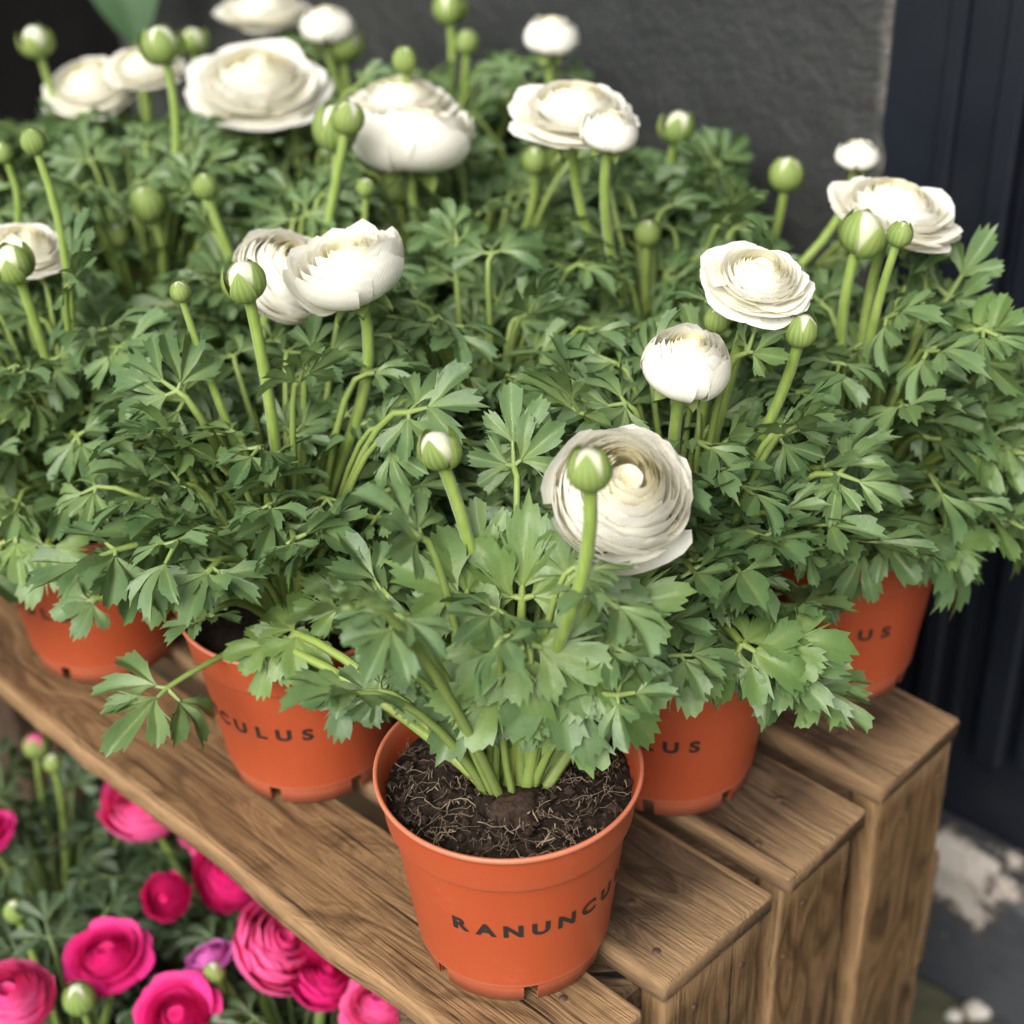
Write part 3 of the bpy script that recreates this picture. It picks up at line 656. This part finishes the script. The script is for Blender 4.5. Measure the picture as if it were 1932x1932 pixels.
# ------------------------------------------------------------------ the white plants: where each pot stands (u, v)
SP = {'F': (.4281, .4232), 'L2': (.6220, .4454), 'FL': (.8134, .4257), 'R2': (.4508, .5834), 'R3': (.4365, .7356),
      'M1': (.620, .600), 'M2': (.608, .752), 'M3': (.790, .590), 'M4': (.775, .745), 'M5': (.640, .905), 'M6': (.810, .900),
      'B1': (.990, .430), 'B2': (.965, .590), 'B3': (.955, .745), 'B4': (.985, .900), 'C1': (1.145, .505), 'C2': (1.13, .665), 'C3': (1.15, .83)}
LAB = {
 'F': 'white ranunculus in orange pot at the crate corner, bare rooty soil showing',
 'L2': 'white ranunculus in orange pot on the front plank, next along from the corner pot',
 'FL': 'white ranunculus in orange pot on the front plank, farthest along from the corner pot',
 'R2': 'white ranunculus in orange pot across the second and third planks behind the corner pot',
 'R3': 'white ranunculus in orange pot on the rearmost plank end beside the navy door frame',
 'M1': 'white ranunculus hemmed in directly behind the corner pot, its own pot hidden by leaves',
 'M2': 'white ranunculus on the rearmost plank, next along from the pot by the door frame',
 'M3': 'leafy white ranunculus in the middle of the crate behind the front plank pots',
 'M4': 'white ranunculus mid crate with a bowl shaped bloom in front of an open one',
 'M5': 'white ranunculus pressed against the rendered wall near its chipped corner',
 'M6': 'white ranunculus against the rendered wall with tall green buds before the dark paint',
 'B1': 'white ranunculus at the far end of the front plank, beyond the lettered pots',
 'B2': 'white ranunculus deep in the rows on the second plank, past the mid crate plants',
 'B3': 'white ranunculus deep in the rows on the rearmost plank, with a large ruffled bloom',
 'B4': 'white ranunculus against the wall at the far end of the back crate',
 'C1': 'outermost white ranunculus of the front rows, in front of the black recess',
 'C2': 'outermost white ranunculus of the middle rows, two open blooms before the black recess',
 'C3': 'outermost white ranunculus of the wall row, under the broad green leaf'}
CROWN = .106
PLANT = {}
for k, (u, v) in SP.items():
    PLANT[k] = thing('potted_ranunculus', LAB[k], 'potted plant', T(W(u, v, .0004)), 'potted white ranunculus on the crates')
# blooms: x, y, apparent width, kind, tilt to camera (deg), tilt right (deg), plant (or None), height
FL_ = [
 (1172, 925, 292, 'full', 33, 10, 'F', .232), (1295, 682, 172, 'cup', 12, 6, 'R2', .285), (1432, 518, 224, 'open', 14, 8, 'R2', .295),
 (1690, 388, 268, 'open', 4, 12, 'R3', .300), (664, 512, 226, 'bowl', 2, -12, 'L2', .300), (540, 512, 205, 'full', 30, 32, 'L2', .270),
 (45, 462, 180, 'open', 8, 12, 'B1', .262), (780, 268, 232, 'bowl', -12, 6, 'M3', .290), (755, 182, 212, 'open', 2, 0, 'M4', .268),
 (1085, 200, 252, 'open', 4, 4, 'M2', .300), (482, 146, 268, 'open', 14, 4, 'B3', .245), (170, 152, 192, 'open', 14, -4, 'C1', .235),
 (272, 118, 160, 'open', 8, 0, 'C2', .222), (616, 46, 98, 'cup', 0, 2, 'B4', .262), (1040, 68, 106, 'cup', 0, 4, 'M5', .285), (496, 12, 190, 'open', 0, 0, 'C3', .19), (1150, 246, 112, 'cup', 4, 6, 'M2', .302), (1618, 292, 82, 'cup', 0, 2, 'M2', .29)]
# buds: x, y, width, kind, tilt right (deg), plant, height
BU_ = [(68, 79, 54, 'half', -6, 'C1', .262), (305, 88, 68, 'half', -8, 'B2', .300), (365, 78, 44, 'half', 4, 'C3', .235), (650, 84, 62, 'half', 6, 'B4', .235),
 (846, 18, 58, 'half', -5, 'M6', .285), (881, 82, 44, 'closed', 4, 'M6', .265), (763, 116, 48, 'closed', -2, 'M4', .300), (1279, 242, 58, 'half', 14, 'M5', .235),
 (1484, 332, 62, 'half', 5, 'M2', .262), (1624, 442, 80, 'half', 12, 'R3', .290), (1697, 444, 48, 'closed', 12, 'R3', .280),
 (1222, 442, 50, 'closed', 2, 'M2', .240), (1008, 305, 50, 'closed', -2, 'M4', .255), (632, 245, 84, 'half', 2, 'M3', .308), (655, 225, 60, 'half', 14, 'M3', .312), (545, 203, 40, 'closed', -4, 'B2', .255),
 (64, 270, 48, 'closed', -12, 'B1', .315), (6, 290, 40, 'closed', -14, 'B1', .30), (281, 388, 68, 'closed', -12, 'M3', .270), (388, 354, 48, 'closed', -10, 'M3', .262), (340, 552, 40, 'closed', -8, 'L2', .255),
 (463, 532, 74, 'half', -6, 'L2', .262), (690, 356, 36, 'closed', 4, 'M3', .240), (757, 362, 50, 'closed', 4, 'M3', .238), (826, 852, 74, 'half', -16, 'F', .255),
 (1112, 890, 84, 'half', -3, 'F', .268), (1353, 606, 50, 'closed', 6, 'R2', .255), (1512, 626, 64, 'half', 8, 'R2', .270), (26, 498, 68, 'half', -8, 'FL', .30), (222, 446, 44, 'closed', 0, 'B1', .215),
 (955, 190, 34, 'closed', 0, 'M5', .20)]
def axis_of(tc, tr):
    d = Vector((0, 0, 1)) + Vector((0, -1, 0)) * math.tan(math.radians(tc)) + Vector((1, 0, 0)) * math.tan(math.radians(tr)); return d.normalized()
HEADS = []
def local(k): return PLANT[k].location.copy()
bpy.context.view_layer.update()
FIXED = {(540, 512): ('L2', .279), (1112, 890): ('F', .305), (463, 532): ('L2', .312), (1697, 444): ('R3', .310), (1618, 292): ('M2', .290), (1150, 246): ('M2', .335), (1624, 442): ('R3', .295)}
def settle(x, y, pk, z):
    if (x, y) in FIXED: return FIXED[(x, y)]
    best = None
    for k in SP:
        for j in range(-8, 9):
            zz = z + .008 * j; p = atz(x, y, zz); ln = math.hypot(p.x - local(k).x, p.y - local(k).y)
            if (zz - CROWN) < .06: continue
            cost = max(0, ln - .045) * 1.6 + abs(zz - z) * .8 + (0 if k == pk else .03)
            if best is None or cost < best[0]: best = (cost, k, zz)
    return best[1], best[2]
for i, (x, y, wd, kind, tc, tr, pk, z) in enumerate(FL_):
    pk, z = settle(x, y, pk, z)
    rr = random.Random(100 + i); c = atz(x, y, z); dep = (c - CAM).dot(_fw); R = wd / 2 * dep / F_PX
    R *= {'open': 1.01, 'full': 1.10, 'cup': .98, 'bowl': .97}[kind]; ax = axis_of(tc, tr); cen = {'open': .26, 'full': .38, 'cup': .62, 'bowl': .45}[kind]
    base = c - ax * R * cen; o = local(pk); root = PLANT[pk]; print('FL', i, kind, pk, 'R %.3f dep %.3f lean %.3f' % (R, dep, (Vector((base.x, base.y, 0)) - Vector((o.x, o.y, 0))).length))
    make_flower(root, kind, base - o, ax, R, MAT_WHITE, rr, loose=.45 if kind == 'cup' else (1.3 if wd > 240 else 1.0))
    d2 = Vector((base.x - o.x, base.y - o.y, 0)) * .12; make_stem(root, (d2.x, d2.y, CROWN - .006), base - o - ax * R * .08, ax)
    ZONES.append((x, y, wd * .46, wd * (.30 if kind in ('open', 'bowl') else .40), dep))
for i, (x, y, wd, kind, tr, pk, z) in enumerate(BU_):
    pk, z = settle(x, y, pk, z)
    rr = random.Random(300 + i); c = atz(x, y, z); dep = (c - CAM).dot(_fw); r = wd / 2 * dep / F_PX * .95; ax = axis_of(rr.uniform(-4, 6), tr)
    base = c - ax * r * .95; o = local(pk); root = PLANT[pk]
    make_bud(root, kind, base - o, ax, r, rr)
    d2 = Vector((base.x - o.x, base.y - o.y, 0)) * .15; st = make_stem(root, (d2.x, d2.y, CROWN - .006), base - o + ax * r * .06, ax, .0034, min(.0031, r * .36))
    ZONES.append((x, y, wd * .55, wd * .62, dep)); q = proj([tuple(base - ax * .025)])[0]; ZONES.append((q[0], q[1], 20, 45, dep))
# areas of pot, print and bare soil that the photograph leaves open
ZONES += [(140, 60, 330, 145, 9), (800, 40, 190, 85, 9), (1220, 150, 100, 120, 9), (962, 1500, 235, 118, 9), (960, 1740, 260, 180, 9), (560, 1400, 130, 85, 9), (1330, 1420, 130, 105, 9), (1690, 1185, 95, 110, 9), (160, 1190, 130, 80, 9), (1000, 1405, 120, 60, 9), (505, 1225, 165, 62, 9),
          (1560, 250, 150, 200, 9), (1500, 80, 250, 200, 9), (1860, 250, 90, 330, 9), (1880, 1240, 60, 170, 9), (1000, 20, 120, 60, 9)]

def fill(pk, counts, az_ok=None, lib=LIB, seed=0, crown=CROWN - .006, root=None, zoned=True, sc0=1.0):
    root = root or PLANT[pk]; o = root.location.copy(); n = 0; r_ = random.Random(seed)
    for cls, cnt in counts.items():
        k = 0; tries = 0; az = r_.uniform(0, 6.28)
        while k < cnt and tries < cnt * 7:
            tries += 1; az += 2.39996 + r_.uniform(-.3, .3)
            if az_ok and not az_ok(cls, (az + math.pi) % (2 * math.pi) - math.pi): continue
            me = lib[cls][r_.randrange(len(lib[cls]))]; sc = sc0 * r_.uniform(.86, 1.16)
            M = T((.012 * math.cos(az), .012 * math.sin(az), crown)) @ Matrix.Rotation(az, 4, 'Z') @ Matrix.Rotation(r_.gauss(0, .10), 4, 'Y') @ Matrix.Rotation(r_.gauss(0, .10), 4, 'X') @ Matrix.Diagonal((sc, sc, sc * r_.uniform(.85, 1.12), 1))
            if zoned:
                A = np.array(T(o) @ M); co = sample_co(me) @ A[:3, :3].T + A[:3, 3]
                if not clear(co): continue
            obj('leaf', me, root, M); k += 1; n += 1
    return n
tot = 0
for i, k in enumerate(SP):
    po = obj('pot', POT, PLANT[k]); po.rotation_euler.z = {'F': math.radians(35), 'L2': -.96, 'FL': -1.0, 'R2': -.98, 'R3': -.78}.get(k, i * 1.3) ; 
    wo_ = obj('lettering', WORD, po)
    if k in ('F', 'L2'): po.scale = (1.03, 1.03, 1.0)
    so = obj('soil', SOIL_F if k == 'F' else SOIL, PLANT[k])
    if k == 'F': so.scale = (1.02, 1.02, 1)
    def back_only(cls, a): return not (-2.5 < a < -.55) if cls != 'top' else True
    cnt = {'top': 50, 'mid': 60, 'low': 22, 'inner': 30}
    if k == 'F': cnt = {'top': 16, 'mid': 16, 'low': 0, 'inner': 8}
    if k in ('B4', 'C1', 'C2', 'C3', 'M5', 'M6'): cnt = {'top': 40, 'mid': 36, 'low': 6}
    tot += fill(k, cnt, back_only if k == 'F' else None, seed=50 + i)
print('leaves', tot)

# leaves of the front plants that can be followed one by one: x, y, z of the blade base; forward in picture (dx, dy); L; style; plant; light?
def special(pk, x, y, z, fx, fy, L, style, seed, light=False, face=.55, start=None, sag=.5, rad=.0033):
    o = local(pk); p = atz(x, y, z); fwd = (_rt * fx - _up * fy + _fw * (-.15)).normalized(); up = (Vector((0, 0, 1)) * (1 - face) - _fw * face).normalized()
    a = Vector((rnd.uniform(-.008, .008), rnd.uniform(-.010, .004), CROWN - .006)) if start is None else Vector(start); b = p - o
    P = [a, a.lerp(b, .3) + Vector((0, 0, .035 * sag)), a.lerp(b, .75) + Vector((0, 0, .03 * sag)), b]
    obj('leaf', leaf_mesh(P, fwd, up, L, style, seed, rad=rad, mat=MAT_LEAF_PALE if light else MAT_LEAF), PLANT[pk])
special('F', 1000, 1215, .205, .1, .9, .041, 'wide', 901, True, .6)
special('F', 985, 1130, .205, .1, -1, .040, 'wide', 902, True, .5)
special('F', 1085, 1170, .182, 1, .1, .039, 'wide', 903, True, .5)
special('F', 905, 1215, .178, -1, .3, .038, 'wide', 904, True, .55)
for i_, (x_, y_, z_, fx_, fy_) in enumerate(((950, 1270, .165, -.4, .9), (1050, 1275, .165, .5, .9), (1115, 1240, .170, .9, .5), (880, 1130, .195, -.8, -.4), (1075, 1095, .200, .6, -.7), (960, 1180, .185, -.2, .5), (1150, 1150, .185, .9, -.3), (900, 1290, .152, -.5, .8), (1060, 1300, .150, .3, .9), (1130, 1285, .152, .8, .6), (830, 1215, .168, -.8, .2), (990, 1250, .165, .1, .8))):
    special('F', x_, y_, z_ + .016, fx_, fy_, .037, 'wide', 950 + i_, i_ % 3 != 1, .65)
special('F', 840, 1265, .150, -.7, .9, .028, 'wide', 905, True, .7)
special('F', 985, 1325, .168, .05, 1, .021, 'wide', 906, False, .8)
special('F', 660, 1285, .118, -.1, 1, .030, 'wide', 907, False, .75)
special('F', 560, 1195, .145, -.9, .5, .030, 'wide', 908, True, .6)
special('F', 650, 1150, .160, -.2, -.9, .029, 'wide', 909, True, .55)
special('F', 745, 1235, .150, .2, .8, .027, 'wide', 910, False, .6)
special('F', 515, 1215, .138, -.35, .9, .026, 'wide', 911, True, .6)
special('F', 1200, 1215, .165, .9, -.2, .028, 'wide', 912, False, .55, start=(.012, -.004, CROWN - .008), rad=.004)
special('F', 1260, 1230, .160, 1, .25, .030, 'wide', 913, False, .55, start=(.014, -.006, CROWN - .008), rad=.004)
special('R2', 1400, 1215, .160, .6, .4, .033, 'wide', 914, True, .6)
special('R2', 1470, 1205, .155, 1, .2, .033, 'wide', 915, True, .55)
special('R2', 1300, 1225, .160, -.6, .5, .031, 'wide', 916, True, .6)
special('L2', 425, 1050, .160, -.4, .8, .031, 'mid', 917, True, .55)
special('L2', 320, 1085, .150, -.9, .6, .029, 'wide', 918, True, .55)
special('L2', 180, 1130, .150, -1, .25, .025, 'wide', 919, False, .5)
special('FL', 90, 1030, .155, -.3, .9, .032, 'wide', 920, True, .6)
special('FL', 30, 1010, .160, -.8, .5, .030, 'mid', 921, True, .6)
special('R3', 1720, 985, .165, .2, .9, .034, 'wide', 926, False, .55)
special('R3', 1650, 1000, .165, -.4, .9, .033, 'mid', 927, False, .55)
special('R3', 1775, 1000, .150, .5, .8, .030, 'wide', 928, True, .55)
special('R3', 1830, 960, .150, .8, .6, .034, 'mid', 922, True, .5)
special('R3', 1850, 830, .190, 1, .3, .034, 'mid', 923, True, .5)
special('R3', 1840, 660, .235, .8, -.4, .034, 'mid', 924, True, .45)
special('R3', 1790, 560, .245, .3, -.6, .032, 'mid', 925, False, .4)

# roots, fibres and crumbs lying on the open soil of the corner pot
r_ = random.Random(5); V, Fc = [], []
for i in range(520):
    a, rr_ = r_.uniform(0, 6.28), .060 * math.sqrt(r_.random()); x, y = rr_ * math.cos(a), rr_ * math.sin(a); z = .1065 + .004 * math.exp(-(rr_ / .03) ** 2)
    d = r_.uniform(0, 6.28); L = r_.choice((.003, .004, .006, .009, .013, .018)) * r_.uniform(.7, 1.2); pts = []
    for k in range(5):
        pts.append((x, y, z + r_.uniform(-.0015, .0032))); d += r_.gauss(0, .28); x += L / 4 * math.cos(d); y += L / 4 * math.sin(d)
    if any(math.hypot(p[0], p[1]) > .0625 for p in pts): continue
    tv, tf = tube(pts, r_.choice((.00010, .00013, .00013, .00018, .00018, .00045)), 3); b = len(V); V += tv; Fc += [tuple(b + q for q in f) for f in tf]
o = obj('root_fibres', mesh('root_fibres', V, Fc, MAT_ROOT), PLANT['F']); o['kind'] = 'stuff'
V, Fc = [], []
for i in range(420):
    a, rr_ = r_.uniform(0, 6.28), .060 * math.sqrt(r_.random()); s = r_.choice((.0010, .0014, .0018, .003)); c = Vector((rr_ * math.cos(a), rr_ * math.sin(a), .1058 + .004 * math.exp(-(rr_ / .03) ** 2))); b = len(V)
    for dx, dy, dz in ((1, 0, 0), (-1, 0, 0), (0, 1, 0), (0, -1, 0), (0, 0, 1), (0, 0, -1)): V.append(c + Vector((dx, dy, dz)) * s * r_.uniform(.6, 1.3))
    Fc += [tuple(b + q for q in f) for f in ((0, 2, 4), (2, 1, 4), (1, 3, 4), (3, 0, 4), (2, 0, 5), (1, 2, 5), (3, 1, 5), (0, 3, 5))]
o = obj('soil_crumbs', mesh('soil_crumbs', V, Fc, MAT_LUMP, False), PLANT['F']); o['kind'] = 'stuff'
for (x, y, rx, ry, rz) in ((.004, -.020, .014, .013, .008), (-.024, .016, .013, .010, .007)): lump('soil_clod', (x, y, .106), (rx, ry, rz), MAT_LUMP, x * 99, .5, 16, PLANT['F'])

# ------------------------------------------------------------------ pink plants standing on the ground before the crate
PK = {'P5': (.875, .375), 'P3': (.745, .445), 'P1': (.735, .295), 'P4': (.605, .400), 'P2': (.600, .250)}
PLAB = {'P5': 'pink ranunculus with a small pink bud beside the crate leg, mostly leaves', 'P3': 'pink ranunculus under the plank edge with a small round tight magenta bloom',
        'P1': 'pink ranunculus in the outer row with one rosy and one magenta bloom', 'P4': 'pink ranunculus under the plank with a bloom leaning sideways and a mauve one',
        'P2': 'pink ranunculus in the outer row with a single wide magenta bloom'}
PF = [(280, 1525, 165, 'bowl', 10, -4, 'P3', MAT_PINK), (312, 1692, 106, 'full', 50, -4, 'P3', MAT_PINK_D), (200, 1796, 168, 'open', 12, 2, 'P1', MAT_PINK_D), (442, 1645, 175, 'full', 25, 6, 'P3', MAT_PINK_D),
      (520, 1788, 178, 'bowl', 14, 30, 'P4', MAT_PINK), (332, 1915, 172, 'open', 30, 0, 'P2', MAT_PINK_D), (18, 1885, 190, 'full', 14, 4, 'P1', MAT_PINK), (715, 1885, 160, 'open', 6, 0, 'P4', MAT_PINK), (390, 1800, 110, 'open', -10, -20, 'P4', MAT_MAUVE), (-30, 1560, 110, 'open', 10, 0, 'P5', MAT_PINK_D), (215, 1415, 60, 'cup', 10, 0, 'P5', MAT_PINK_D), (612, 1850, 130, 'bowl', 10, 10, 'P4', MAT_PINK_D), (395, 1560, 120, 'open', 8, 0, 'P3', MAT_PINK)]
PB = [(68, 1408, 46, 'half', True, 'P5'), (150, 1885, 60, 'closed', False, 'P1'), (100, 1440, 34, 'closed', False, 'P5'), (30, 1720, 44, 'closed', False, 'P1'), (405, 1835, 40, 'closed', False, 'P4')]
ZP = -.15
pal = thing('wooden_pallet', 'low dark wooden pallet under the pink ranunculus pots', 'pallet', T(W(.72, .36, GZ + .001)))
for i in range(6):
    me = boxm('slat', (.48, .165 + .072 * i, -.436), (1.02, .225 + .072 * i, -.4205), MAT_WOOD_D, .002); me.transform(UVM); me.flip_normals(); o = obj('slat', me, pal); o.matrix_local = T(-W(.72, .36, GZ + .001))
for u0 in (.50, .73, .95):
    me = boxm('bearer', (u0, .17, GZ + .0125), (u0 + .05, .58, -.4365), MAT_WOOD_D, .002); me.transform(UVM); me.flip_normals(); o = obj('bearer', me, pal); o.matrix_local = T(-W(.72, .36, GZ + .001))
GP = -.42
PP = {}
for i, (k, (u, v)) in enumerate(PK.items()):
    # low stands: the pots stand on one upturned tray each
    PP[k] = thing('potted_ranunculus', PLAB[k], 'potted plant', T(W(u, v, GP)), 'potted pink ranunculus on the ground')
    po = obj('pot', POT, PP[k]); po.rotation_euler.z = i * 1.1; so = obj('soil', SOIL, PP[k])
for i, (x, y, wd, kind, tc, tr, pk, mat) in enumerate(PF):
    rr = random.Random(500 + i); c = atz(x, y, ZP + rr.uniform(-.01, .015)); dep = (c - CAM).dot(_fw); R = wd / 2 * dep / F_PX * 1.0; ax = axis_of(tc, tr)
    base = c - ax * R * .35; o = PP[pk].location.copy(); make_flower(PP[pk], kind, base - o, ax, R, mat, rr, skip=0, loose=1.6)
    make_stem(PP[pk], (0, 0, CROWN - .006), base - o - ax * R * .08, ax); ZONES.append((x, y, wd * .40, wd * .32, dep)); print('PF', i, pk, 'R %.3f' % R, 'lean %.3f' % (Vector((base.x - o.x, base.y - o.y, 0))).length, 'u %.3f v %.3f' % (c.dot(UU), c.dot(VV)))
for i, (x, y, wd, kind, pink, pk) in enumerate(PB):
    rr = random.Random(600 + i); c = atz(x, y, ZP + .0); dep = (c - CAM).dot(_fw); r = wd / 2 * dep / F_PX; o = PP[pk].location.copy(); ax = axis_of(0, rr.uniform(-8, 8)); base = c - ax * r
    make_bud(PP[pk], kind, base - o, ax, r, rr, pink); make_stem(PP[pk], (0, 0, CROWN - .006), base - o, ax, .003, .0025); ZONES.append((x, y, wd * .5, wd * .5, dep))
for i, k in enumerate(PK):
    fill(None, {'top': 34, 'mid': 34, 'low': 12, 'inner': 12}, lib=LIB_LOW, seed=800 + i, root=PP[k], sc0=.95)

# ------------------------------------------------------------------ broad-leaved plant behind the rows
bp = thing('foliage_plant', 'tall dark green foliage plant with broad paddle leaves in the black recess', 'potted plant', T(W(1.50, .955, GZ + .004)))
po = obj('pot', POT, bp); po.scale = (1.3, 1.3, 1.3); so = obj('soil', SOIL, bp); so.scale = (1.27, 1.27, 1.27); make_stem(bp, (0, 0, .12), (0, .01, .95), (0, 0, 1), .006, .004)
M_BROAD = simple('broad_leaf', (.020, .055, .014), (.035, .085, .028), 12, .35, .1, .002)
def broad(base, tip, wd, up):
    base, tip = Vector(base), Vector(tip); d = tip - base; L = d.length; d.normalize(); s = Vector(up).cross(d).normalized(); nrm = d.cross(s); V, Fc = [], []
    for i in range(15):
        t = i / 14; hw = wd * math.sin(math.pi * min(1, t ** .8 * .97 + .03)) ** .7
        for j in range(7): q = j / 3 - 1; V.append(base + d * (L * t) + s * (hw * q) + nrm * (.025 * math.sin(math.pi * t) + .25 * hw * abs(q)))
    for i in range(14):
        for j in range(6): k = i * 7 + j; Fc.append((k, k + 7, k + 8, k + 1))
    return mesh('leaf', V, Fc, M_BROAD)
ob_ = bp.location.copy()
obj('leaf', broad((0, .01, .93), atd(262, 92, 1.62) - ob_, .062, (0, -1, .4)), bp)
for a in range(5): obj('leaf', broad((0, .01, .80 + .03 * a), (.24 * math.cos(a * 1.3 + .6), .24 * math.sin(a * 1.3 + .6), .92 + .05 * a), .05, (0, 0, 1)), bp)
